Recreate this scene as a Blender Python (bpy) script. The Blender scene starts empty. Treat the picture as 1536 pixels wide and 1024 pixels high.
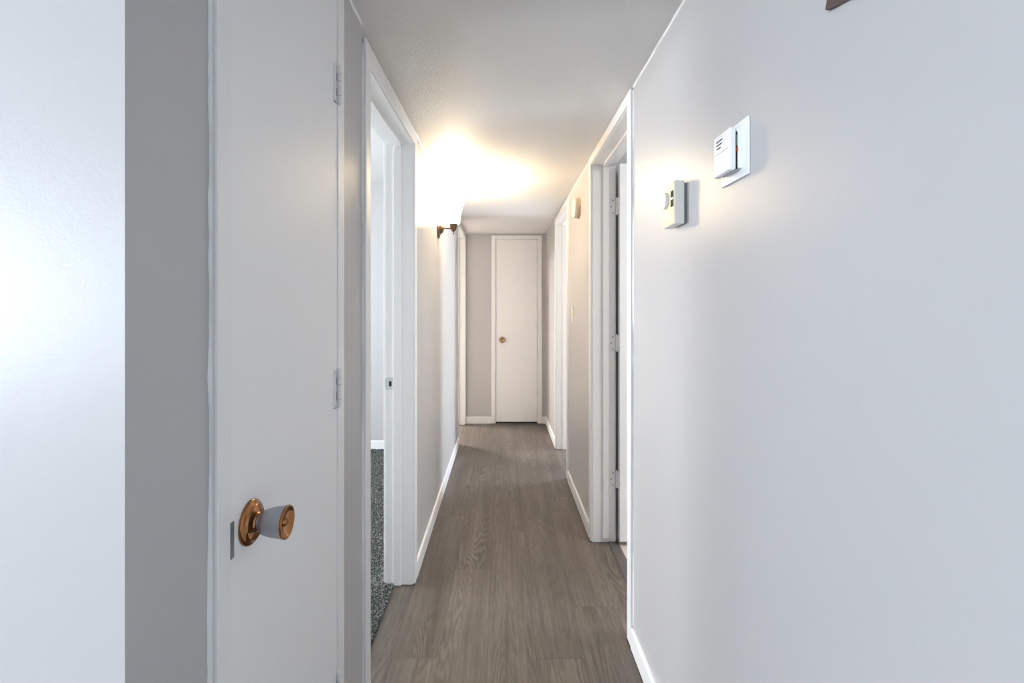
import bpy, bmesh, math, random
from mathutils import Vector, Matrix

random.seed(7)
C = bpy.context.scene.collection
EYE = 1.279
XL, XLR = -0.413, -0.538      # hall face / room face of the wall with the sconce
XR, XRR = 0.495, 0.620        # hall face / room face of the wall with the thermostat
YN, YE = 0.533, 5.428         # where the hall begins / its end wall
ZC = 2.115                    # hall ceiling
ZR = 2.43                     # room ceilings
YB = -4.2                     # living room back wall
XLIV = -5.4                   # living room side wall

# ------------------------------------------------------------------ materials
def newmat(name):
    m = bpy.data.materials.new(name); m.use_nodes = True
    nt = m.node_tree
    b = nt.nodes['Principled BSDF']
    return m, nt, b

def plain(name, col, rough=0.5, metal=0.0, spec=0.5, bump=None, bump2=None):
    m, nt, b = newmat(name)
    b.inputs['Base Color'].default_value = (*col, 1)
    b.inputs['Roughness'].default_value = rough
    b.inputs['Metallic'].default_value = metal
    b.inputs['Specular IOR Level'].default_value = spec
    prev = None
    tc = nt.nodes.new('ShaderNodeNewGeometry')
    for k in (bump, bump2):
        if not k: continue
        scale, strength, dist, detail = k[:4]
        n = nt.nodes.new('ShaderNodeTexNoise'); n.inputs['Scale'].default_value = scale
        n.inputs['Detail'].default_value = detail
        if len(k) > 4:
            mp = nt.nodes.new('ShaderNodeMapping'); mp.inputs['Scale'].default_value = k[4]
            nt.links.new(tc.outputs['Position'], mp.inputs['Vector']); nt.links.new(mp.outputs['Vector'], n.inputs['Vector'])
        else:
            nt.links.new(tc.outputs['Position'], n.inputs['Vector'])
        bp = nt.nodes.new('ShaderNodeBump'); bp.inputs['Strength'].default_value = strength
        bp.inputs['Distance'].default_value = dist
        nt.links.new(n.outputs['Fac'], bp.inputs['Height'])
        if prev: nt.links.new(prev.outputs['Normal'], bp.inputs['Normal'])
        prev = bp
    if prev: nt.links.new(prev.outputs['Normal'], b.inputs['Normal'])
    return m

M = {}
M['wall'] = plain('wall_paint', (0.475, 0.465, 0.465), 0.33, 0, 0.31, (260, 0.13, 0.001, 3), (24, 0.07, 0.004, 2))
M['ceiling'] = plain('ceiling_paint', (0.72, 0.71, 0.70), 0.6, 0, 0.3, (170, 0.4, 0.003, 4))
M['trim'] = plain('trim_paint', (0.80, 0.795, 0.785), 0.33, 0, 0.5, (40, 0.12, 0.002, 3, (1, 1, 0.12)))
M['slab'] = plain('door_paint', (0.82, 0.815, 0.81), 0.36, 0, 0.5, (45, 0.15, 0.002, 3, (1, 1, 0.1)))
M['hinge'] = plain('painted_hinge', (0.76, 0.755, 0.74), 0.35)
M['caulk'] = plain('caulk', (0.80, 0.80, 0.80), 0.5)
M['copper'] = plain('aged_brass', (0.36, 0.165, 0.065), 0.17, 1.0)
M['brass'] = plain('brass', (0.42, 0.29, 0.16), 0.25, 1.0)
M['satin'] = plain('satin_nickel', (0.42, 0.43, 0.46), 0.42, 0.8)
M['bronze'] = plain('dark_bronze', (0.11, 0.075, 0.055), 0.38, 0.7)
M['plate'] = plain('strike_plate', (0.62, 0.64, 0.62), 0.4, 0.5)
M['dark'] = plain('dark_void', (0.012, 0.011, 0.010), 0.8)
M['latch'] = plain('latch_steel', (0.22, 0.24, 0.25), 0.45, 0.5)
M['plastic'] = plain('white_plastic', (0.80, 0.81, 0.82), 0.35)
M['ivory'] = plain('ivory_plastic', (0.80, 0.77, 0.66), 0.4)
M['case'] = plain('thermostat_plastic', (0.80, 0.79, 0.74), 0.4)
M['yellow'] = plain('warm_lit_plastic', (0.80, 0.70, 0.44), 0.45)  # warm light on the thermostat front, put into the colour
M['tan'] = plain('yellowed_plastic', (0.62, 0.49, 0.34), 0.45)
M['cream'] = plain('cream_plastic', (0.78, 0.71, 0.60), 0.45)
M['threshold'] = plain('threshold', (0.10, 0.09, 0.085), 0.5, 0, 0.4, (60, 0.3, 0.001, 3, (1, 0.1, 1)))
M['vinyl'] = plain('pale_floor', (0.62, 0.55, 0.49), 0.5, 0, 0.4, (300, 0.3, 0.001, 2))
M['brownwood'] = plain('brown_wood', (0.10, 0.065, 0.055), 0.5)
M['red'] = plain('red_component', (0.5, 0.08, 0.05), 0.4)
M['green'] = plain('circuit_green', (0.30, 0.42, 0.30), 0.5)

# glass shade of the lamp: frosted, lit from within
def mk_shade():
    m = bpy.data.materials.new('frosted_glass'); m.use_nodes = True
    nt = m.node_tree; nt.nodes.clear()
    out = nt.nodes.new('ShaderNodeOutputMaterial')
    em = nt.nodes.new('ShaderNodeEmission'); em.inputs['Color'].default_value = (1, 0.82, 0.56, 1); em.inputs['Strength'].default_value = 6.5
    tr = nt.nodes.new('ShaderNodeBsdfTranslucent'); tr.inputs['Color'].default_value = (0.85, 0.8, 0.72, 1)
    df = nt.nodes.new('ShaderNodeBsdfDiffuse'); df.inputs['Color'].default_value = (0.85, 0.82, 0.76, 1)
    mx = nt.nodes.new('ShaderNodeMixShader'); mx.inputs[0].default_value = 0.5
    ad = nt.nodes.new('ShaderNodeAddShader')
    L = nt.links
    L.new(df.outputs[0], mx.inputs[1]); L.new(tr.outputs[0], mx.inputs[2])
    L.new(mx.outputs[0], ad.inputs[0]); L.new(em.outputs[0], ad.inputs[1]); L.new(ad.outputs[0], out.inputs[0])
    return m
M['shade'] = mk_shade()
def mk_emit(name, col, s):
    m = bpy.data.materials.new(name); m.use_nodes = True
    nt = m.node_tree; nt.nodes.clear()
    out = nt.nodes.new('ShaderNodeOutputMaterial'); em = nt.nodes.new('ShaderNodeEmission')
    em.inputs['Color'].default_value = (*col, 1); em.inputs['Strength'].default_value = s
    nt.links.new(em.outputs[0], out.inputs[0]); return m
M['bulb'] = mk_emit('lit_bulb', (1, 0.8, 0.5), 20)

def mk_planks():
    m, nt, b = newmat('grey_oak_plank')
    N, L = nt.nodes.new, nt.links.new
    uv = N('ShaderNodeUVMap'); uv.uv_map = 'UVMap'
    at = N('ShaderNodeAttribute'); at.attribute_name = 'tone'
    def noise(sc, detail, rough=0.5, dist=0.0):
        k = N('ShaderNodeMapping'); k.inputs['Scale'].default_value = sc; L(uv.outputs['UV'], k.inputs['Vector'])
        n = N('ShaderNodeTexNoise'); n.inputs['Scale'].default_value = 1; n.inputs['Detail'].default_value = detail
        n.inputs['Roughness'].default_value = rough; n.inputs['Distortion'].default_value = dist
        L(k.outputs['Vector'], n.inputs['Vector']); return n.outputs['Fac']
    def math_(op, a, c, d=None):
        k = N('ShaderNodeMath'); k.operation = op
        for q, v in enumerate((a, c, d)):
            if v is None: continue
            if isinstance(v, (int, float)): k.inputs[q].default_value = v
            else: L(v, k.inputs[q])
        return k.outputs[0]
    def rng(v, a, c, d, e):
        k = N('ShaderNodeMapRange'); L(v, k.inputs['Value'])
        for nm, x in (('From Min', a), ('From Max', c), ('To Min', d), ('To Max', e)): k.inputs[nm].default_value = x
        return k.outputs['Result']
    pores = noise((420, 14, 1), 5, 0.7)            # fine straight pores
    streak = noise((70, 1.8, 1), 4, 0.6)           # narrow streaks along the board
    broad = noise((13, 1.0, 1), 2)                 # broad light and dark bands
    base = noise((8, 0.75, 1), 2.0, 0.45, 0.15)    # contour lines of this are the cathedral rings
    rough = noise((150, 20, 1), 3, 0.6)
    ph = math_('ADD', math_('MULTIPLY', base, 165), math_('MULTIPLY', rough, 2.6))
    rings = rng(math_('SINE', ph, 0), -1, 1, 0, 1)
    mask = rng(noise((9, 0.9, 1), 1), 0.47, 0.68, 0.03, 0.34)
    v = math_('MULTIPLY_ADD', math_('SUBTRACT', pores, 0.5), 0.85, 0.5)
    v = math_('MULTIPLY_ADD', math_('SUBTRACT', streak, 0.5), 0.55, v)
    v = math_('MULTIPLY_ADD', math_('SUBTRACT', broad, 0.5), 0.55, v)
    v = math_('MULTIPLY_ADD', math_('SUBTRACT', rings, 0.5), mask, v)
    fac = math_('ADD', v, at.outputs['Fac'])
    cr = N('ShaderNodeValToRGB')
    e = cr.color_ramp.elements
    e[0].position = 0.18; e[0].color = (0.048, 0.038, 0.030, 1)
    e[1].position = 0.85; e[1].color = (0.192, 0.166, 0.139, 1)
    k = e.new(0.5); k.color = (0.105, 0.087, 0.073, 1)
    L(fac, cr.inputs['Fac']); L(cr.outputs['Color'], b.inputs['Base Color'])
    b.inputs['Roughness'].default_value = 0.42; b.inputs['Specular IOR Level'].default_value = 0.42
    bp = N('ShaderNodeBump'); bp.inputs['Strength'].default_value = 0.25; bp.inputs['Distance'].default_value = 0.001
    L(v, bp.inputs['Height']); L(bp.outputs['Normal'], b.inputs['Normal'])
    return m
M['planks'] = mk_planks()
M['seam'] = plain('plank_seam', (0.035, 0.03, 0.026), 0.8)

def mk_carpet():
    m, nt, b = newmat('speckled_carpet')
    N, L = nt.nodes.new, nt.links.new
    g = N('ShaderNodeNewGeometry')
    n = N('ShaderNodeTexNoise'); n.inputs['Scale'].default_value = 130; n.inputs['Detail'].default_value = 2; n.inputs['Roughness'].default_value = 0.7
    L(g.outputs['Position'], n.inputs['Vector'])
    cr = N('ShaderNodeValToRGB'); e = cr.color_ramp.elements
    e[0].position = 0.36; e[0].color = (0.020, 0.023, 0.020, 1)
    e[1].position = 0.66; e[1].color = (0.30, 0.30, 0.275, 1)
    k = e.new(0.5); k.color = (0.078, 0.083, 0.075, 1)
    L(n.outputs['Fac'], cr.inputs['Fac']); L(cr.outputs['Color'], b.inputs['Base Color'])
    b.inputs['Roughness'].default_value = 0.95; b.inputs['Specular IOR Level'].default_value = 0.1
    return m
M['carpet'] = mk_carpet()

# ------------------------------------------------------------------ mesh helpers
def box(bm, x0, x1, y0, y1, z0, z1, bev=0.0, seg=2):
    if x0 > x1: x0, x1 = x1, x0
    if y0 > y1: y0, y1 = y1, y0
    if z0 > z1: z0, z1 = z1, z0
    t = bmesh.new()
    vs = [t.verts.new((x, y, z)) for z in (z0, z1) for y in (y0, y1) for x in (x0, x1)]
    for f in ((0, 2, 3, 1), (4, 5, 7, 6), (0, 1, 5, 4), (2, 6, 7, 3), (0, 4, 6, 2), (1, 3, 7, 5)):
        t.faces.new([vs[i] for i in f])
    if bev > 0:
        bmesh.ops.bevel(t, geom=list(t.edges), offset=bev, segments=seg, profile=0.5, affect='EDGES')
    merge(bm, t)

def merge(bm, t, mat=None):
    if mat is not None: bmesh.ops.transform(t, matrix=mat, verts=t.verts)
    bmesh.ops.recalc_face_normals(t, faces=t.faces)
    me = bpy.data.meshes.new('tmp'); t.to_mesh(me); t.free(); bm.from_mesh(me); bpy.data.meshes.remove(me)

AX = {'X': Matrix.Rotation(math.pi/2, 4, 'Y'), '-X': Matrix.Rotation(-math.pi/2, 4, 'Y'),
      'Y': Matrix.Rotation(-math.pi/2, 4, 'X'), '-Y': Matrix.Rotation(math.pi/2, 4, 'X'),
      'Z': Matrix.Identity(4), '-Z': Matrix.Rotation(math.pi, 4, 'X')}

def lathe(bm, prof, origin, axis='Z', seg=48, closed=True):
    """prof: list of (radius, height along the axis)"""
    t = bmesh.new(); rings = []
    for r, h in prof:
        if r < 1e-6: rings.append([t.verts.new((0, 0, h))])
        else: rings.append([t.verts.new((r*math.cos(2*math.pi*i/seg), r*math.sin(2*math.pi*i/seg), h)) for i in range(seg)])
    for a, b in zip(rings, rings[1:]):
        for i in range(seg):
            j = (i+1) % seg
            if len(a) == 1 and len(b) == 1: continue
            if len(a) == 1: t.faces.new((a[0], b[i], b[j]))
            elif len(b) == 1: t.faces.new((a[i], a[j], b[0]))
            else: t.faces.new((a[i], a[j], b[j], b[i]))
    if closed:
        for r in (rings[0], rings[-1]):
            if len(r) > 2: t.faces.new(r)
    merge(bm, t, Matrix.Translation(origin) @ AX[axis])

def prism(bm, pts, axis, a, b, bev=0.0):
    """pts: polygon in the two other axes, extruded along axis from a to b"""
    t = bmesh.new()
    def P(u, v, w):
        return {'X': (w, u, v), 'Y': (u, w, v), 'Z': (u, v, w)}[axis]
    A = [t.verts.new(P(u, v, a)) for u, v in pts]; B = [t.verts.new(P(u, v, b)) for u, v in pts]
    t.faces.new(A); t.faces.new(list(reversed(B)))
    n = len(pts)
    for i in range(n):
        j = (i+1) % n; t.faces.new((A[i], B[i], B[j], A[j]))
    bmesh.ops.recalc_face_normals(t, faces=t.faces)
    if bev > 0: bmesh.ops.bevel(t, geom=list(t.edges), offset=bev, segments=2, profile=0.5, affect='EDGES')
    merge(bm, t)

def wloc(o):
    v = Vector(o.location)
    return v + wloc(o.parent) if o.parent else v

def obj(name, bm, mat, parent=None, smooth=False, origin=None):
    """link bm (world coordinates) as one mesh object"""
    og = Vector((0, 0, 0))
    if parent: og = wloc(parent)
    elif origin is not None: og = Vector(origin)
    bmesh.ops.translate(bm, verts=bm.verts, vec=-og)
    me = bpy.data.meshes.new(name); bm.to_mesh(me); bm.free()
    mats = mat if isinstance(mat, (list, tuple)) else [mat]
    for m in mats: me.materials.append(m)
    if smooth:
        for p in me.polygons: p.use_smooth = True
        try: me.set_sharp_from_angle(angle=math.radians(38))
        except Exception: pass
    o = bpy.data.objects.new(name, me); C.objects.link(o)
    if parent: o.parent = parent
    else: o.location = og
    return o

def thing(name, loc, label, cat, group=None, kind=None):
    o = bpy.data.objects.new(name, None); C.objects.link(o); o.location = loc; o.empty_display_size = 0.05
    return tag(o, label, cat, group, kind)
def tag(o, label, cat, group=None, kind=None):
    o['label'] = label; o['category'] = cat
    if group: o['group'] = group
    if kind: o['kind'] = kind
    return o
def B(): return bmesh.new()
def struct(name, bm, mat, label, cat):
    return tag(obj(name, bm, mat), label, cat, kind='structure')

# ------------------------------------------------------------------ openings (y0, y1 = visible jamb faces)
O1 = dict(y0=0.724, y1=1.194, h=2.045)      # closet beside the corner
O2 = dict(y0=1.496, y1=2.255, h=2.042)      # carpeted bedroom
O3 = dict(y0=4.606, y1=5.366, h=2.055)      # last doorway, sconce side
O5 = dict(y0=1.891, y1=2.666, h=2.066)      # beside the thermostat
O6 = dict(y0=3.676, y1=4.430, h=2.053)      # beyond the smoke alarm
J = 0.02                                     # jamb board thickness

def wall_run(bm, x0, x1, ya, yb, z1, ops):
    y = ya
    for o in ops:
        box(bm, x0, x1, y, o['y0']-J, 0, z1)
        box(bm, x0, x1, o['y0']-J, o['y1']+J, o['h']+J+0.012, z1)
        y = o['y1']+J
    box(bm, x0, x1, y, yb, 0, z1)

b = B(); wall_run(b, XLR, XL, YN, YE+0.12, ZR, [O1, O2, O3])
struct('wall_left', b, M['wall'], 'greige painted hall wall carrying the glass sconce', 'wall')
b = B(); wall_run(b, XR, XRR, YB, YE+0.12, ZR, [O5, O6])
struct('wall_right', b, M['wall'], 'long greige painted wall carrying the thermostat', 'wall')
b = B()
E0, E1, EH = -0.0685, 0.394, 2.052
box(b, XLR, E0-J, YE, YE+0.12, 0, ZR); box(b, E1+J, XRR, YE, YE+0.12, 0, ZR); box(b, E0-J, E1+J, YE, YE+0.12, EH+J, ZR)
struct('wall_end', b, M['wall'], 'greige wall closing the far end of the hall', 'wall')
b = B(); box(b, XLIV, XLR, YN, YN+0.11, 0, ZR)
box(b, XL, XR, YN-0.1, YN, ZC, ZR)
struct('wall_front', b, M['wall'], 'pale glossy wall face standing at right angles to the hall corner', 'wall')
# living room shell behind the camera
WX0, WX1, WZ0, WZ1 = -5.2, -2.6, 0.6, 2.22
SW = (-4.0, -2.0, 0.7, 2.1)              # added side window: y, y, z, z
b = B()
box(b, XLIV, WX0, YB-0.12, YB, 0, ZR); box(b, WX1, XRR, YB-0.12, YB, 0, ZR)
box(b, WX0, WX1, YB-0.12, YB, 0, WZ0); box(b, WX0, WX1, YB-0.12, YB, WZ1, ZR)
struct('wall_back', b, M['wall'], 'living room wall with the big window, behind the viewer', 'wall')
b = B(); x_, y_ = XLIV-0.12, XLIV
box(b, x_, y_, YB-0.12, SW[0], 0, ZR); box(b, x_, y_, SW[1], YN+0.11, 0, ZR); box(b, x_, y_, SW[0], SW[1], 0, SW[2]); box(b, x_, y_, SW[0], SW[1], SW[3], ZR)
struct('wall_side', b, M['wall'], 'side wall of the living room, outside the view', 'wall')

# rooms off the hall
BX, BY0, BY1 = -3.6, 1.30, 4.425             # bedroom
b = B()
box(b, BX, XLR, BY1, BY1+0.10, 0, ZR)
struct('wall_bedroom_far', b, M['wall'], 'bedroom wall seen through the carpeted doorway', 'wall')
b = B(); box(b, BX, XLR, BY0-0.05, BY0, 0, ZR)
struct('wall_bedroom_near', b, M['wall'], 'bedroom wall backing the closet, out of sight', 'wall')
BW = (1.95, 3.25, 0.85, 2.1)
b = B()
def win_wall(b, x0, x1, ya, yb, w):
    box(b, x0, x1, ya, w[0], 0, ZR); box(b, x0, x1, w[1], yb, 0, ZR)
    box(b, x0, x1, w[0], w[1], 0, w[2]); box(b, x0, x1, w[0], w[1], w[3], ZR)
win_wall(b, BX-0.12, BX, BY0-0.05, 7.0, BW)
struct('wall_bedroom_side', b, M['wall'], 'bedroom wall holding the window, out of sight', 'wall')
b = B(); box(b, BX, XLR, 7.0, 7.1, 0, ZR); box(b, XLR, XL, YE+0.12, 7.1, 0, ZR)
struct('wall_back_room', b, M['wall'], 'wall of the room behind the last doorway, out of sight', 'wall')
RX = 3.4
R1Y0, R1Y1 = 0.9, 2.712
b = B(); box(b, XRR, RX, R1Y0-0.1, R1Y0, 0, ZR)
struct('wall_bathroom_near', b, M['wall'], 'near wall of the room with the pale floor, out of sight', 'wall')
b = B(); box(b, XRR, RX, R1Y1, R1Y1+0.10, 0, ZR)
struct('wall_bathroom_far', b, M['wall'], 'wall behind the open door beside the thermostat', 'wall')
b = B(); box(b, XRR, RX, YE+0.02, YE+0.12, 0, ZR)
struct('wall_spare_far', b, M['wall'], 'far wall of the room beyond the smoke alarm, out of sight', 'wall')
RW = (4.38, 5.3, 0.8, 2.1)
RW1 = (1.2, 2.0, 1.2, 2.0)
b = B(); win_wall(b, RX, RX+0.12, R1Y0-0.1, R1Y1+0.05, RW1); win_wall(b, RX, RX+0.12, R1Y1+0.05, YE+0.12, RW)
struct('wall_outer', b, M['wall'], 'outer wall of the two rooms on the thermostat side, out of sight', 'wall')
b = B(); box(b, E0-J-0.3, E1+J+0.3, YE+0.125, YE+0.6, 0, 0.01); box(b, E0-0.3, E1+0.3, YE+0.6, YE+0.65, 0, ZR)
struct('wall_closet', b, M['wall'], 'back of the closet behind the end door, out of sight', 'wall')
b = B(); box(b, -1.15, -1.1, YN+0.11, BY0-0.05, 0, ZR)
struct('wall_closet_side', b, M['wall'], 'back of the closet beside the hall corner, out of sight', 'wall')

# ceilings
b = B(); box(b, XL, XR, YN, YE, ZC, ZC+0.08)
struct('ceiling', b, M['ceiling'], 'white textured low ceiling over the hall', 'ceiling')
b = B(); box(b, XLIV-0.12, RX+0.12, YB-0.12, 7.1, ZR, ZR+0.1)
struct('ceiling.001', b, M['ceiling'], 'higher white ceiling over the rooms around the hall', 'ceiling')

# caulk bead where walls meet the ceiling
b = B()
def bead(b, x, ya, yb, sx):
    n = int((yb-ya)/0.04); pr = None
    t = bmesh.new(); rows = []
    for i in range(n+1):
        y = ya+(yb-ya)*i/n; w = 0.0035+0.0025*random.random(); d = 0.003+0.003*random.random()
        rows.append([t.verts.new((x+sx*w, y, ZC-0.0002)), t.verts.new((x+sx*w*0.4, y, ZC-d*0.5)), t.verts.new((x+sx*0.0002, y, ZC-d))])
    for p, q in zip(rows, rows[1:]):
        for k in range(2): t.faces.new((p[k], q[k], q[k+1], p[k+1]))
    merge(b, t)
bead(b, XR, YN, 1.835, -1); bead(b, XR, 2.724, 3.62, -1); bead(b, XL, YN, 1.43, 1); bead(b, XL, 2.32, 4.5, 1)
struct('trim_1', b, M['caulk'], 'thin white caulk bead along the hall ceiling edges', 'trim')

# ------------------------------------------------------------------ floors
def planks():
    bm = bmesh.new(); uvl = bm.loops.layers.uv.new('UVMap'); tone = bm.faces.layers.float.new('tone')
    W, Ln, g = 0.178, 1.22, 0.00045
    rnd = random.Random(11)
    def plank(x0, x1, y0, y1, t=None, flip=False):
        if x1-x0 < 0.004 or y1-y0 < 0.004: return
        vs = [bm.verts.new(p) for p in ((x0+g, y0+g, 0), (x1-g, y0+g, 0), (x1-g, y1-g, 0), (x0+g, y1-g, 0))]
        f = bm.faces.new(vs); f.material_index = 0
        f[tone] = rnd.uniform(-0.035, 0.035) if t is None else t
        ou, ov = rnd.uniform(0, 50), rnd.uniform(0, 50)
        for l in f.loops: l[uvl].uv = (l.vert.co.x - x0 + ou, l.vert.co.y - y0 + ov)
    joint = {0: 0.562, 1: 1.174, 2: 0.350, 3: 0.560, 4: 0.870}
    tones = {(0, 0): 0.0}
    for i in range(-29, 6):
        x0 = -0.409+W*i; x1 = x0+W
        j = joint.get(i, rnd.uniform(0, Ln))
        y = j-Ln*6
        while y < YE+0.13:
            ya, yb = y, y+Ln
            y += Ln
            if 0 <= i <= 4: lo, hi = YB, YE+0.02
            elif i < 0: lo, hi = YB, YN
            else: lo, hi = YB, YN
            ya, yb = max(ya, lo), min(yb, hi)
            xa, xb = max(x0, XLIV), min(x1, XR)
            if yb > ya and xb > xa: plank(xa, xb, ya, yb)
    # strips in the doorways
    plank(-0.502, -0.409, O2['y0'], O2['y1'], -0.02); plank(-0.62, -0.409, O3['y0'], O3['y1'], 0.0)
    plank(0.481, 0.583, O5['y0'], O5['y1'], 0.02)
    plank(0.481, 0.66, O6['y0'], O6['y1'], 0.0)
    # under the walls / base
    for (a, c, d, e) in ((XLIV, XR, YB, YN), (-0.62, 0.70, YN, YE+0.02)):
        vs = [bm.verts.new((p[0], p[1], -0.0016)) for p in ((a, d), (c, d), (c, e), (a, e))]
        f = bm.faces.new(vs); f.material_index = 1
    bm.normal_update()
    return bm
pf = struct('floor', planks(), [M['planks'], M['seam']], 'grey-brown wood plank floor running down the hall', 'floor')
b = B(); box(b, XLIV-0.12, RX+0.12, YB-0.12, 7.1, -0.1, -0.004)
struct('floor.001', b, M['seam'], 'bare base under the floor coverings', 'floor')
b = B(); box(b, 0.632, RX, R1Y0, R1Y1, -0.004, 0.002); box(b, 0.60, 0.632, O5['y0'], O5['y1'], -0.004, 0.002)
struct('floor.002', b, M['vinyl'], 'pale beige floor behind the open door', 'floor')
b = B(); box(b, XRR+0.04, RX, R1Y1+0.1, YE+0.02, -0.004, 0.004)
struct('floor.003', b, M['vinyl'], 'floor of the room beyond the smoke alarm, out of sight', 'floor')
b = B(); box(b, BX, XLR-0.08, 4.525, 7.0, -0.004, 0.004)
struct('floor.004', b, M['vinyl'], 'floor of the room behind the last doorway, out of sight', 'floor')

def carpet():
    bm = bmesh.new(); rnd = random.Random(3)
    def grid(x0, x1, y0, y1, sx, sy, lo, hi, edge=False):
        nx, ny = max(1, int((x1-x0)/sx)), max(1, int((y1-y0)/sy)); rows = []
        for j in range(ny+1):
            r = []
            for i in range(nx+1):
                x = x0+(x1-x0)*i/nx; y = y0+(y1-y0)*j/ny; z = rnd.uniform(lo, hi)
                if 0 < i < nx: x += rnd.uniform(-.35, .35)*(x1-x0)/nx
                if 0 < j < ny: y += rnd.uniform(-.35, .35)*(y1-y0)/ny
                if edge and i == nx: x += rnd.uniform(-0.004, 0.003)
                r.append(bm.verts.new((x, y, z)))
            if edge:
                e = r[-1].co; r.append(bm.verts.new((e.x+0.001, e.y, 0.0002)))
            rows.append(r)
        for p, q in zip(rows, rows[1:]):
            for k in range(len(p)-1): bm.faces.new((p[k], p[k+1], q[k+1], q[k]))
    grid(-0.62, -0.4985, O2['y0']+0.001, O2['y1']-0.001, 0.0042, 0.0042, 0.004, 0.013, True)
    grid(-1.35, -0.62, 1.5, BY1-0.012, 0.006, 0.007, 0.004, 0.013)
    grid(BX, -1.35, BY0, BY1-0.012, 0.1, 0.1, 0.008, 0.010)
    grid(-1.35, XLR, BY0, 1.5, 0.03, 0.03, 0.006, 0.012)
    grid(-0.62, XLR-0.001, O2['y1']+0.0, BY1-0.012, 0.012, 0.012, 0.004, 0.013)
    return bm
tag(obj('carpet', carpet(), M['carpet']), 'grey speckled cut-pile carpet in the room behind the open doorway', 'carpet', kind='stuff')

b = B()
prism(b, [(0.578, 0.0005), (0.583, 0.006), (0.622, 0.007), (0.636, 0.0025), (0.636, 0.0003)], 'Y', O5['y0']+0.002, O5['y1']-0.002)
t_ = obj('threshold_strip', b, M['threshold'], origin=(0.6, 2.28, 0.0))
tag(t_, 'dark floor threshold strip under the open door beside the thermostat', 'threshold')

# ------------------------------------------------------------------ baseboards
BH, BT = 0.078, 0.011
def bb_prof(s, xw):    # rounded top
    return [(xw, 0.001), (xw+s*BT, 0.001), (xw+s*BT, BH-0.008), (xw+s*BT*0.8, BH-0.003), (xw+s*BT*0.4, BH), (xw, BH)]
b = B()
for ya, yb in ((YN, 0.683), (1.250, 1.438), (2.313, 4.549)): prism(b, bb_prof(1, XL), 'Y', ya, yb)
struct('baseboard_left', b, M['trim'], 'white baseboard under the sconce wall', 'baseboard')
b = B()
for ya, yb in ((YB, 1.834), (2.725, 3.619), (4.487, YE-0.001)): prism(b, bb_prof(-1, XR), 'Y', ya, yb)
struct('baseboard_right', b, M['trim'], 'white baseboard under the thermostat wall', 'baseboard')
b = B()
for xa, xb in ((XL+0.012, -0.118), (0.447, XR-BT-0.001)):
    prism(b, [(YE-(u-XL)*1.0, v) for u, v in bb_prof(1, XL)], 'X', xa, xb)
struct('baseboard_end', b, M['trim'], 'short white baseboard on the end wall', 'baseboard')
b = B(); prism(b, [(YN-(u-XL)*1.0, v) for u, v in bb_prof(1, XL)], 'X', XLIV, XL+0.011)
struct('baseboard_front', b, M['trim'], 'white baseboard below the pale wall beside the hall corner', 'baseboard')
b = B(); prism(b, [(BY1-(u-XL)*1.0, v*1.05) for u, v in bb_prof(1, XL)], 'X', BX, XLR)
struct('baseboard_bedroom', b, M['trim'], 'white baseboard seen across the carpeted room', 'baseboard')

# ------------------------------------------------------------------ door frames
def side_frame(p, s, xw, xr, o, cw, top, hall_th=0.011, stop=None, headn=None, topn=None, stop_bottom=0.0, cw_near=None, room=True, rv=0.003, caulk=True, room_th=0.011):
    """p parent; s=+1 when the wall's hall face looks to +x. top/headn/topn: casing top (far), inner head near, casing top near"""
    y0, y1, h = o['y0'], o['y1'], o['h']
    hn = h if headn is None else headn
    tn = top if topn is None else topn
    cwn = cw if cw_near is None else cw_near
    # jamb: two sides and a head
    b = B()
    xa, xb = xw+s*0.0005, xr-s*0.0005
    box(b, xa, xb, y0-J, y0, 0.001, hn+J*0.8, 0.0012); box(b, xa, xb, y1, y1+J, 0.001, h+J*0.8, 0.0012)
    prism(b, [(y0-J*0.5, hn), (y1+J*0.5, h), (y1+J*0.5, h+J), (y0-J*0.5, hn+J)], 'X', min(xa, xb), max(xa, xb))
    obj('jamb', b, M['trim'], p)
    if stop:
        b = B(); u, v = stop
        box(b, u, v, y0, y0+0.011, 0.002+stop_bottom, hn-0.001, 0.0015); box(b, u, v, y1-0.011, y1, 0.002+stop_bottom, h-0.001, 0.0015)
        prism(b, [(y0+0.002, hn-0.011), (y1-0.002, h-0.011), (y1-0.002, h), (y0+0.002, hn)], 'X', min(u, v), max(u, v))
        obj('door_stop', b, M['trim'], p)
    def casing(x0, x1, nm='casing', ck=False):
        b = B()
        a, c = min(x0, x1), max(x0, x1)
        box(b, a, c, y0-rv-cwn, y0-rv, 0.004, tn-0.0005, 0.003); box(b, a, c, y1+rv, y1+rv+cw, 0.004, top-0.0005, 0.003)
        prism(b, [(y0-rv, hn+rv), (y1+rv, h+rv), (y1+rv, top), (y0-rv, tn)], 'X', a, c, 0.0025)
        if ck:   # ragged caulk and paint line against the wall
            for yy, sg, tp in ((y0-rv-cwn, -1, tn), (y1+rv+cw, 1, top)):
                t = bmesh.new(); rows = []; z = 0.085; w = 0.004
                while z < tp:
                    w = min(0.0065, max(0.0012, w+random.uniform(-0.0016, 0.0016)))
                    rows.append([t.verts.new((x1 if False else xw+s*0.004, yy, z)), t.verts.new((xw+s*0.0012, yy+sg*w*0.7, z)), t.verts.new((xw+s*0.0002, yy+sg*w, z))])
                    z += 0.018
                for q, r in zip(rows, rows[1:]):
                    for k in range(2): t.faces.new((q[k], r[k], r[k+1], q[k+1]))
                merge(b, t)
        return obj(nm, b, M['trim'], p)
    casing(xw+s*0.0002, xw+s*hall_th, ck=caulk)
    if room: casing(xr-s*0.0002, xr-s*room_th)

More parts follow.
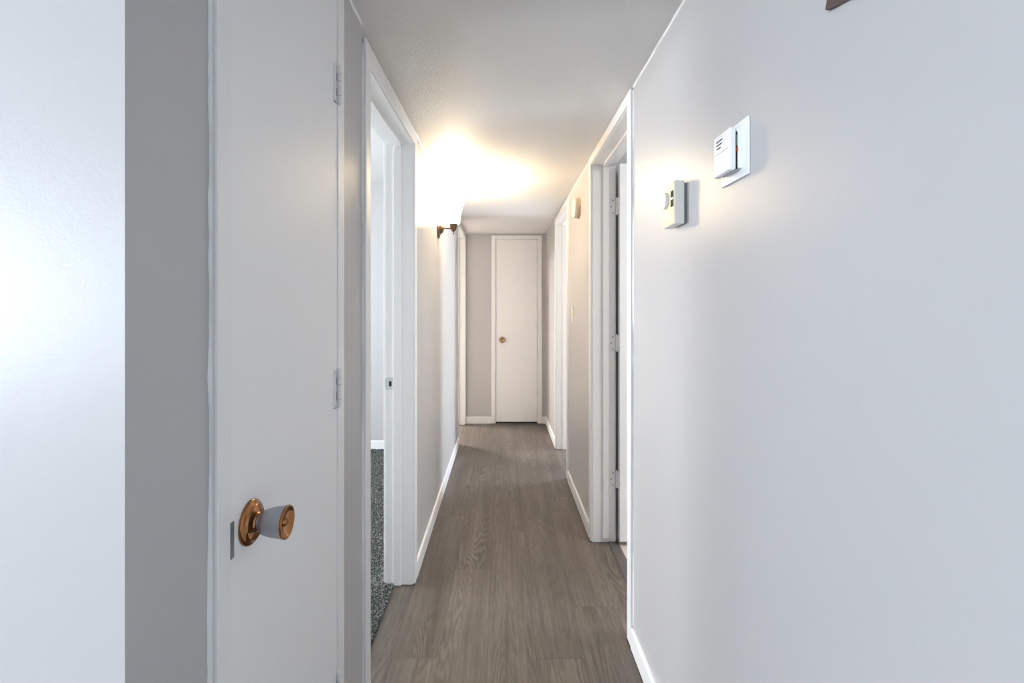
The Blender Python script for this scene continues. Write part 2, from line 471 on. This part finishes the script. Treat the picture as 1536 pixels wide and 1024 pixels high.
HINGE_Z = (0.347, 1.085, 1.825)
def hinge_barrel(b, c, axis_len=0.089, r=0.0055):
    x, y, z = c; n = 5; L = axis_len/n
    for k in range(n):
        lathe(b, [(r, -L/2+0.0005), (r, L/2-0.0005)], (x, y, z-axis_len/2+L*(k+0.5)), 'Z', 20)
    lathe(b, [(r*0.6, -axis_len/2-0.003), (r*0.75, -axis_len/2-0.001), (r*0.75, axis_len/2+0.001), (r*0.6, axis_len/2+0.004)], (x, y, z), 'Z', 16)

def knob_set(p, origin, axis, face_mat, rose_mat, body_mat):
    b = B()
    lathe(b, [(0.0115, 0.010), (0.0115, 0.0190), (0.0150, 0.0200), (0.0182, 0.0225), (0.0208, 0.028), (0.0234, 0.039), (0.0250, 0.053), (0.0256, 0.0585), (0.0240, 0.0585), (0.0238, 0.050), (0.0, 0.050)], origin, axis, 56)
    k = obj('knob', b, body_mat, p, True); k['label'] = 'satin grey tulip-shaped door knob'
    b = B()
    lathe(b, [(0.0352, 0.0), (0.0358, 0.0015), (0.0352, 0.0040), (0.0330, 0.0062), (0.0300, 0.0068), (0.0285, 0.0082), (0.0270, 0.0105), (0.0200, 0.0125), (0.0160, 0.0128), (0.0145, 0.0150), (0.0, 0.0150)], origin, axis, 64)
    r = obj('rosette', b, rose_mat, k, True); r['label'] = 'round stepped brass rosette'
    b = B()
    lathe(b, [(0.0257, 0.0575), (0.0262, 0.0590), (0.0256, 0.0608), (0.0238, 0.0612), (0.0226, 0.0600), (0.0190, 0.0570), (0.0120, 0.0548), (0.0070, 0.0545), (0.0065, 0.0565), (0.0050, 0.0585), (0.0, 0.0590)], origin, axis, 56, False)
    f = obj('knob_face', b, face_mat, k, True); f['label'] = 'dished brass end of the knob with a centre button'
    return k

# -- door 1: closed closet door
d1 = thing('door_1', (XL, 0.96, 0), 'closed narrow white closet door with a tulip-shaped knob, beside the outer wall corner', 'door', kind='structure')
side_frame(d1, 1, XL, XLR, O1, 0.047, 2.100, cw_near=0.0355, rv=0.0015, room=False)
sl_x = -0.4045
b = B(); box(b, sl_x-0.035, sl_x, 0.7240, 1.1940, 0.022, 2.041, 0.0018)
obj('door_slab', b, M['slab'], d1)
k1 = knob_set(d1, (sl_x, 0.781, 0.937), 'X', M['copper'], M['copper'], M['satin'])
b = B(); box(b, sl_x-0.001, sl_x+0.0012, 0.7240, 0.7335, 0.905, 0.960, 0.0006)
l = obj('latch_plate', b, M['latch'], d1); l['label'] = 'dull grey latch plate at the door edge'
for z in HINGE_Z:
    b = B(); y = 1.1905
    hinge_barrel(b, (sl_x+0.0066, y, z), r=0.0060)
    L = 0.089/5
    for kk in range(5):
        zc = z-0.0445+L*(kk+0.5)
        box(b, sl_x, sl_x+0.0020, y-0.0220, y-(0.0030 if kk % 2 == 0 else 0.0075), zc-L/2, zc+L/2)
    h = obj('hinge', b, M['hinge'], d1)
    b = B()          # dark strips as gap shade beside the two casing-side knuckles and under the pin
    for kk in (1, 3):
        zc = z-0.0445+L*(kk+0.5)
        box(b, sl_x+0.0005, sl_x+0.0024, y-0.0075, y-0.0058, zc-L/2+0.0005, zc+L/2-0.0005)
        box(b, sl_x+0.0005, sl_x+0.0110, y-0.0050, y+0.0040, zc-L/2-0.0008, zc-L/2+0.0006)
    box(b, sl_x+0.0003, sl_x+0.0024, y-0.0210, y-0.0070, z-0.0462, z-0.0447)
    g = obj('hinge_gap_shade', b, M['latch'], h); g['label'] = 'dark strips standing for shade between the painted knuckles'

# -- door 2: bedroom doorway
d2 = thing('door_2', (XL, 1.875, 0), 'white framed open doorway showing speckled carpet, next to the closet with the tulip knob', 'door', kind='structure')
side_frame(d2, 1, XL, XLR, O2, 0.053, 2.103, stop=(-0.466, -0.5016), headn=2.024, topn=2.083)
b = B()
y = O2['y1']
box(b, -0.5030, -0.5395, y-0.0012, y+0.001, 0.904, 0.960, 0.0005)
box(b, -0.5395, -0.5450, y-0.0012, y+0.0035, 0.914, 0.950, 0.0005)
sp = obj('strike_plate', b, M['plate'], d2); sp['label'] = 'painted metal strike plate on the jamb'
b = B(); box(b, -0.5115, -0.5235, y-0.0020, y-0.0004, 0.920, 0.944)
obj('strike_hole', b, M['dark'], sp)
# leaf of this door, swung back into the bedroom against the near wall
b = B(); box(b, -0.548, -1.30, O2['y0']-0.040, O2['y0']-0.005, 0.025, 2.02, 0.002)
obj('door_slab', b, M['slab'], d2)

# -- door 3: last doorway on the sconce side
d3 = thing('door_3', (XL, 4.986, 0), 'white door frame on the sconce wall, tight against the end wall', 'door', kind='structure')
side_frame(d3, 1, XL, XLR, O3, 0.053, 2.100, stop=(-0.466, -0.5016))

# -- door 4: end closet
d4 = thing('door_4', (0.163, YE, 0), 'closed narrow white door with a round brass knob in the end wall', 'door', kind='structure')
b = B()
box(b, E0-J, E0, YE+0.001, YE+0.119, 0.001, EH, 0.001); box(b, E1, E1+J, YE+0.001, YE+0.119, 0.001, EH, 0.001); box(b, E0-J, E1+J, YE+0.001, YE+0.119, EH, EH+J)
obj('jamb', b, M['trim'], d4)
b = B()
c0, c1 = -0.117, 0.4445
box(b, c0, E0-0.003, YE-0.012, YE-0.0002, 0.004, 2.097, 0.003); box(b, E1+0.003, c1, YE-0.012, YE-0.0002, 0.004, 2.097, 0.003)
box(b, E0-0.003, E1+0.003, YE-0.012, YE-0.0002, EH+0.003, 2.097, 0.003)
obj('casing', b, M['trim'], d4)
b = B(); box(b, E0+0.003, E1-0.003, YE-0.004, YE+0.031, 0.021, EH-0.003, 0.0015)
obj('door_slab', b, M['slab'], d4)
knob_set(d4, (0.003, YE-0.004, 0.9355), '-Y', M['brass'], M['brass'], M['brass'])
for z in (0.345, 1.088, 1.828):
    b = B(); hinge_barrel(b, (E1-0.0005, YE-0.0095, z), r=0.0055)
    box(b, E1-0.016, E1-0.004, YE-0.0065, YE-0.004, z-0.0445, z+0.0445)
    obj('hinge', b, M['hinge'], d4)

# -- door 5: doorway with open leaf
d5 = thing('door_5', (XR, 2.278, 0), 'white framed doorway with a white door standing open on three hinges, beside the thermostat', 'door', kind='structure')
side_frame(d5, -1, XR, XRR, O5, 0.055, 2.113, stop=(0.551, 0.582), stop_bottom=0.024, room_th=0.005)
b = B(); box(b, 0.6335, 1.395, 2.617, 2.652, 0.026, 2.060, 0.002)
obj('door_slab', b, M['slab'], d5)
for z in (0.348, 1.092, 1.838):
    b = B(); y = O5['y1']
    hinge_barrel(b, (0.6275, 2.6575, z))
    box(b, 0.590, 0.6225, y-0.0022, y+0.0005, z-0.0445, z+0.0445, 0.0008)
    box(b, 0.6305, 0.633, 2.622, 2.6545, z-0.0445, z+0.0445)
    h = obj('hinge', b, M['hinge'], d5)
    b = B()
    for dz, dx in ((0.034, 0.0085), (0, -0.001), (-0.034, 0.0085)):
        lathe(b, [(0.0032, 0), (0.0032, 0.0006)], (0.599+dx, y-0.0022, z+dz), '-Y', 16)
    obj('screw', b, M['dark'], h)

# -- door 6: doorway beyond the smoke alarm
d6 = thing('door_6', (XR, 4.053, 0), 'white framed doorway between the light switch and the end wall', 'door', kind='structure')
side_frame(d6, -1, XR, XRR, O6, 0.053, 2.102, stop=(0.548, 0.582))
b = B(); y = O6['y1']
box(b, 0.584, 0.617, y-0.0012, y+0.001, 0.905, 0.960, 0.0005)
sp = obj('strike_plate', b, M['plate'], d6)
b = B(); box(b, 0.592, 0.606, y-0.0022, y-0.0004, 0.918, 0.946); obj('strike_hole', b, M['dark'], sp)

# ------------------------------------------------------------------ wall sconce
SY = 3.14
sc = thing('wall_sconce', (XL, SY, 1.790), 'lit wall sconce with dark bronze arm and flared white glass shade', 'wall lamp')
b = B()
lathe(b, [(0.0575, 0.0), (0.0575, 0.004), (0.054, 0.009), (0.048, 0.011), (0.046, 0.013), (0.0, 0.013)], (XL, SY, 1.790), 'X', 48)
obj('back_plate', b, M['bronze'], sc, True)
b = B()
lathe(b, [(0.040, 0.013), (0.038, 0.019), (0.031, 0.030), (0.022, 0.036), (0.012, 0.039), (0.0055, 0.042), (0.0055, 0.090), (0.0, 0.090)], (XL, SY, 1.799), 'X', 40)
obj('arm', b, M['bronze'], sc, True)
sx = XL+0.100
b = B()
lathe(b, [(0.0, -0.030), (0.003, -0.030), (0.010, -0.026), (0.018, -0.014), (0.0225, 0.002), (0.0240, 0.014), (0.0285, 0.021), (0.0290, 0.025), (0.020, 0.025), (0.019, 0.018), (0.0, 0.018)], (sx, SY, 1.805), 'Z', 40)
cup = obj('socket_cup', b, M['bronze'], sc, True)
b = B(); lathe(b, [(0.0, -0.007), (0.0035, -0.005), (0.0045, -0.001), (0.0032, 0.003), (0.0018, 0.006), (0.0018, 0.016), (0.0, 0.016)], (sx, SY, 1.766), 'Z', 20)
obj('finial', b, M['bronze'], cup, True)
ZS = 1.826
b = B()
outer = [(0.034, 0.0), (0.0395, 0.006), (0.0425, 0.020), (0.0455, 0.045), (0.0505, 0.075), (0.0580, 0.105), (0.0675, 0.132), (0.0715, 0.140)]
inner = [(r-0.004, h) for r, h in reversed(outer)]
lathe(b, outer+inner+[(0.030, 0.0)], (sx, SY, ZS), 'Z', 64, False)
shd = obj('lamp_shade', b, M['shade'], sc, True); shd['label'] = 'flared frosted glass shade'
b = B()
lathe(b, [(0.0, 0.0), (0.012, 0.0), (0.013, 0.018), (0.018, 0.032), (0.026, 0.050), (0.028, 0.064), (0.024, 0.080), (0.012, 0.090), (0.0, 0.092)], (sx, SY, ZS), 'Z', 32)
obj('bulb', b, M['bulb'], sc, True)

# ------------------------------------------------------------------ smoke alarm
sa = thing('smoke_alarm', (XR, 3.12, 1.924), 'round off-white smoke alarm mounted high beside a door frame', 'smoke alarm')
b = B(); lathe(b, [(0.068, 0.0), (0.068, 0.012), (0.065, 0.014), (0.0, 0.014)], (XR, 3.12, 1.924), '-X', 64)
obj('mounting_base', b, M['tan'], sa, True)
b = B(); lathe(b, [(0.058, 0.014), (0.058, 0.018), (0.0, 0.018)], (XR, 3.12, 1.924), '-X', 64)
obj('vent_band', b, M['tan'], sa, True)
b = B(); lathe(b, [(0.060, 0.018), (0.064, 0.020), (0.064, 0.030), (0.062, 0.036), (0.054, 0.042), (0.030, 0.045), (0.0, 0.0455)], (XR, 3.12, 1.924), '-X', 64)
cv = obj('cover', b, M['cream'], sa, True)
b = B(); lathe(b, [(0.010, 0.0448), (0.010, 0.047), (0.0, 0.0475)], (XR, 3.12, 1.944), '-X', 24)
obj('test_button', b, M['cream'], cv, True)

# ------------------------------------------------------------------ light switch
ls = thing('light_switch', (XR, 3.40, 1.240), 'ivory toggle light switch on the wall below the smoke alarm', 'light switch')
b = B(); box(b, XR-0.0065, XR-0.0002, 3.365, 3.435, 1.1825, 1.2975, 0.003)
obj('switch_plate', b, M['ivory'], ls)
b = B(); prism(b, [(XR-0.006, 1.229), (XR-0.006, 1.251), (XR-0.016, 1.256), (XR-0.017, 1.249)], 'Y', 3.395, 3.405, 0.001)
obj('toggle', b, M['ivory'], ls)
for dz in (0.030, -0.030):
    b = B(); lathe(b, [(0.0032, 0.0), (0.0030, 0.0010), (0.0, 0.0014)], (XR-0.0065, 3.40, 1.240+dz), '-X', 16)
    obj('screw', b, M['tan'], ls)

# ------------------------------------------------------------------ thermostat
th = thing('thermostat', (XR, 1.348, 1.565), 'off-white box thermostat with a round dial, mounted beside the door casing', 'thermostat')
TY0, TY1, TZ0, TZ1 = 1.300, 1.394, 1.507, 1.623
b = B(); box(b, XR-0.008, XR-0.0002, TY0+0.005, TY1-0.005, TZ0+0.006, TZ1-0.006, 0.001)
obj('back_plate', b, M['latch'], th)
b = B()
# case: front face steps in towards its foot edge
prism(b, [(TY0, TZ0), (TY1, TZ0), (TY1, TZ1), (TY0, TZ1)], 'X', XR-0.034, XR-0.0072, 0.0022)
case = obj('case', b, M['case'], th)
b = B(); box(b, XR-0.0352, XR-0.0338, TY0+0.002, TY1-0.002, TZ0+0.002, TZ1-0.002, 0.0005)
fc = obj('face_plate', b, M['yellow'], th); fc['label'] = 'front face of the thermostat, warm light put into its colour'
b = B(); lathe(b, [(0.0215, 0.0), (0.0225, 0.001), (0.0225, 0.0085), (0.0215, 0.0098), (0.0, 0.0100)], (XR-0.035, 1.362, 1.580), '-X', 48)
# ribs round the rim
for i in range(40):
    a = 2*math.pi*i/40
    lathe(b, [(0.0007, 0.001), (0.0007, 0.0088)], (XR-0.035, 1.362+0.0226*math.cos(a), 1.580+0.0226*math.sin(a)), '-X', 6)
obj('dial', b, M['plastic'], th, True)
b = B(); box(b, XR-0.0360, XR-0.0350, 1.305, 1.325, 1.555, 1.598)
wd = obj('scale_window', b, M['dark'], th); wd['label'] = 'dark scale window beside the dial'
b = B(); box(b, XR-0.0368, XR-0.0360, 1.306, 1.324, 1.574, 1.580)
obj('pointer', b, M['plastic'], wd)
b = B(); box(b, XR-0.0356, XR-0.0351, 1.352, 1.366, 1.517, 1.523)
obj('mark', b, M['tan'], fc)

# ------------------------------------------------------------------ sensor box on square plate
sn = thing('wall_sensor', (XR, 1.028, 1.606), 'white vented sensor box standing off a square white wall plate', 'sensor')
b = B(); box(b, XR-0.0055, XR-0.0002, 0.969, 1.087, 1.548, 1.6645, 0.0015)
obj('wall_plate', b, M['plastic'], sn)
b = B(); box(b, XR-0.0150, XR-0.0055, 0.9915, 1.0605, 1.566, 1.646, 0.001)
ib = obj('inner_base', b, M['plastic'], sn)
b = B(); box(b, XR-0.0190, XR-0.0150, 0.9915, 1.0590, 1.5645, 1.640)  # dark block standing for the shade between cover and base
obj('gap_shade', b, M['dark'], ib)
b = B(); box(b, XR-0.0172, XR-0.0148, 0.9905, 0.9925, 1.612, 1.634)
obj('circuit_board', b, M['green'], ib)
b = B(); box(b, XR-0.0176, XR-0.0146, 0.9903, 0.9925, 1.600, 1.608); obj('terminal', b, M['red'], ib)
b = B(); box(b, XR-0.033, XR-0.0188, 0.989, 1.063, 1.562, 1.649, 0.0035, 3)
bd = obj('cover', b, M['plastic'], sn)
b = B()
for dz, (ya, yb) in ((0.0, (1.020, 1.049)), (-0.0075, (1.022, 1.049)), (-0.015, (1.028, 1.047))):
    box(b, XR-0.0336, XR-0.0326, ya, yb, 1.6340+dz, 1.6362+dz)
obj('vent_slot', b, M['dark'], bd)
b = B(); box(b, XR-0.0332, XR-0.0326, 0.9925, 1.0595, 1.6085, 1.6093); obj('seam', b, M['latch'], bd)

# ------------------------------------------------------------------ brown frame at the top edge
fr = thing('wall_plaque', (XR, 0.63, 1.80), 'dark brown plaque hung crooked high on the long wall, cut by the top edge', 'plaque')
def rot(y, z, a):
    c, s = math.cos(a), math.sin(a); return (0.733+(y)*c-(z)*s, 1.728+(y)*s+(z)*c)
a = math.radians(14)
b = B(); prism(b, [rot(0, 0, a), rot(-0.20, 0, a), rot(-0.20, 0.16, a), rot(0, 0.16, a)], 'X', XR-0.009, XR-0.0003, 0.0015)
obj('board', b, M['brownwood'], fr)
b = B(); prism(b, [rot(-0.02, 0.02, a), rot(-0.18, 0.02, a), rot(-0.18, 0.14, a), rot(-0.02, 0.14, a)], 'X', XR-0.012, XR-0.0088, 0.001)
obj('panel', b, M['brownwood'], fr)

# ------------------------------------------------------------------ windows of the rooms (none in view) and daylight, plus added fills
def window(n, axis, pos, a0, a1, z0, z1, label):
    w = thing('window_%d' % n, ((pos if axis == 'X' else (a0+a1)/2), ((a0+a1)/2 if axis == 'X' else pos), z0), label, 'window', kind='structure')
    b = B(); t = 0.04
    def bx(u0, u1, v0, v1):
        if axis == 'X': box(b, pos-0.03, pos+0.03, u0, u1, v0, v1)
        else: box(b, u0, u1, pos-0.03, pos+0.03, v0, v1)
    bx(a0, a0+t, z0, z1); bx(a1-t, a1, z0, z1); bx(a0+t, a1-t, z0, z0+t); bx(a0+t, a1-t, z1-t, z1)
    m = (a0+a1)/2; bx(m-0.015, m+0.015, z0+t, z1-t)
    obj('window_frame', b, M['trim'], w)
window(1, 'Y', YB-0.08, WX0, WX1, WZ0, WZ1, 'wide living room window behind the viewer')
window(5, 'X', XLIV-0.08, SW[0], SW[1], SW[2], SW[3], 'added side window of the living room, unseen, lighting the long wall')
window(2, 'X', BX-0.08, BW[0], BW[1], BW[2], BW[3], 'bedroom window out of sight')
window(3, 'X', RX+0.08, RW[0], RW[1], RW[2], RW[3], 'window of the room beyond the smoke alarm, out of sight')
window(4, 'X', RX+0.08, RW1[0], RW1[1], RW1[2], RW1[3], 'small added window of the room with the pale floor, unseen')

def area(name, loc, rot, sx, sy, power, col):
    L = bpy.data.lights.new(name, 'AREA'); L.shape = 'RECTANGLE'; L.size = sx; L.size_y = sy; L.energy = power; L.color = col
    o = bpy.data.objects.new(name, L); C.objects.link(o); o.location = loc; o.rotation_euler = rot; return o
H = math.pi/2
SKY = (0.77, 0.885, 1.0)
area('daylight_living', ((WX0+WX1)/2, YB-0.04, (WZ0+WZ1)/2), (H, 0, 0), WX1-WX0, WZ1-WZ0, 48, (0.85, 0.925, 1.0))
area('daylight_side_fill', (XLIV-0.04, (SW[0]+SW[1])/2, (SW[2]+SW[3])/2), (H, 0, -H), SW[1]-SW[0], SW[3]-SW[2], 128, SKY)  # added daylight from an unseen window, lifts the long wall
area('daylight_bedroom', (BX-0.04, (BW[0]+BW[1])/2, (BW[2]+BW[3])/2), (H, 0, -H), BW[1]-BW[0], BW[3]-BW[2], 57, (0.87, 0.94, 1.0))
area('daylight_spare', (RX+0.04, (RW[0]+RW[1])/2, (RW[2]+RW[3])/2), (H, 0, H), RW[1]-RW[0], RW[3]-RW[2], 62, SKY)
area('daylight_bath_fill', (RX+0.04, (RW1[0]+RW1[1])/2, (RW1[2]+RW1[3])/2), (H, 0, H), RW1[1]-RW1[0], RW1[3]-RW1[2], 15, SKY)  # added weak daylight, brightens the jamb beside the thermostat
area('fill_bath', (1.6, 1.75, ZR-0.03), (0, 0, 0), 0.4, 0.4, 6.5, (1, 0.93, 0.85))  # added warm fill without a fixture, for the jamb and open door
area('fill_back_room', (-2.0, 5.8, ZR-0.03), (0, 0, 0), 0.5, 0.5, 72, (1, 0.95, 0.9))  # added unseen fill without a fixture, brightens the hall's far end
P = bpy.data.lights.new('sconce_bulb_light', 'POINT'); P.energy = 29; P.color = (1, 0.80, 0.54); P.shadow_soft_size = 0.025
po = bpy.data.objects.new('sconce_bulb_light', P); C.objects.link(po); po.location = (sx, SY, ZS+0.120)

w = bpy.data.worlds.new('World'); bpy.context.scene.world = w; w.use_nodes = True
w.node_tree.nodes['Background'].inputs[0].default_value = (0.7, 0.82, 1, 1); w.node_tree.nodes['Background'].inputs[1].default_value = 1.0

# ------------------------------------------------------------------ camera
cd = bpy.data.cameras.new('camera'); cam = bpy.data.objects.new('camera', cd); C.objects.link(cam)
cam.location = (0, 0, EYE); cam.rotation_euler = (H, 0, 0)
cd.sensor_fit = 'HORIZONTAL'; cd.sensor_width = 36; cd.lens = 730/1536*36
cd.shift_x = (768-753)/1536; cd.shift_y = -(512-463)/1536
cd.clip_start = 0.01
S = bpy.context.scene; S.camera = cam
S.view_settings.view_transform = 'Standard'; S.view_settings.look = 'None'; S.view_settings.gamma = 1
S.view_settings.use_curve_mapping = False; S.view_settings.exposure = 1.6
try:
    S.cycles.max_bounces = 16; S.cycles.diffuse_bounces = 10; S.cycles.glossy_bounces = 6; S.cycles.transmission_bounces = 8
except Exception: pass
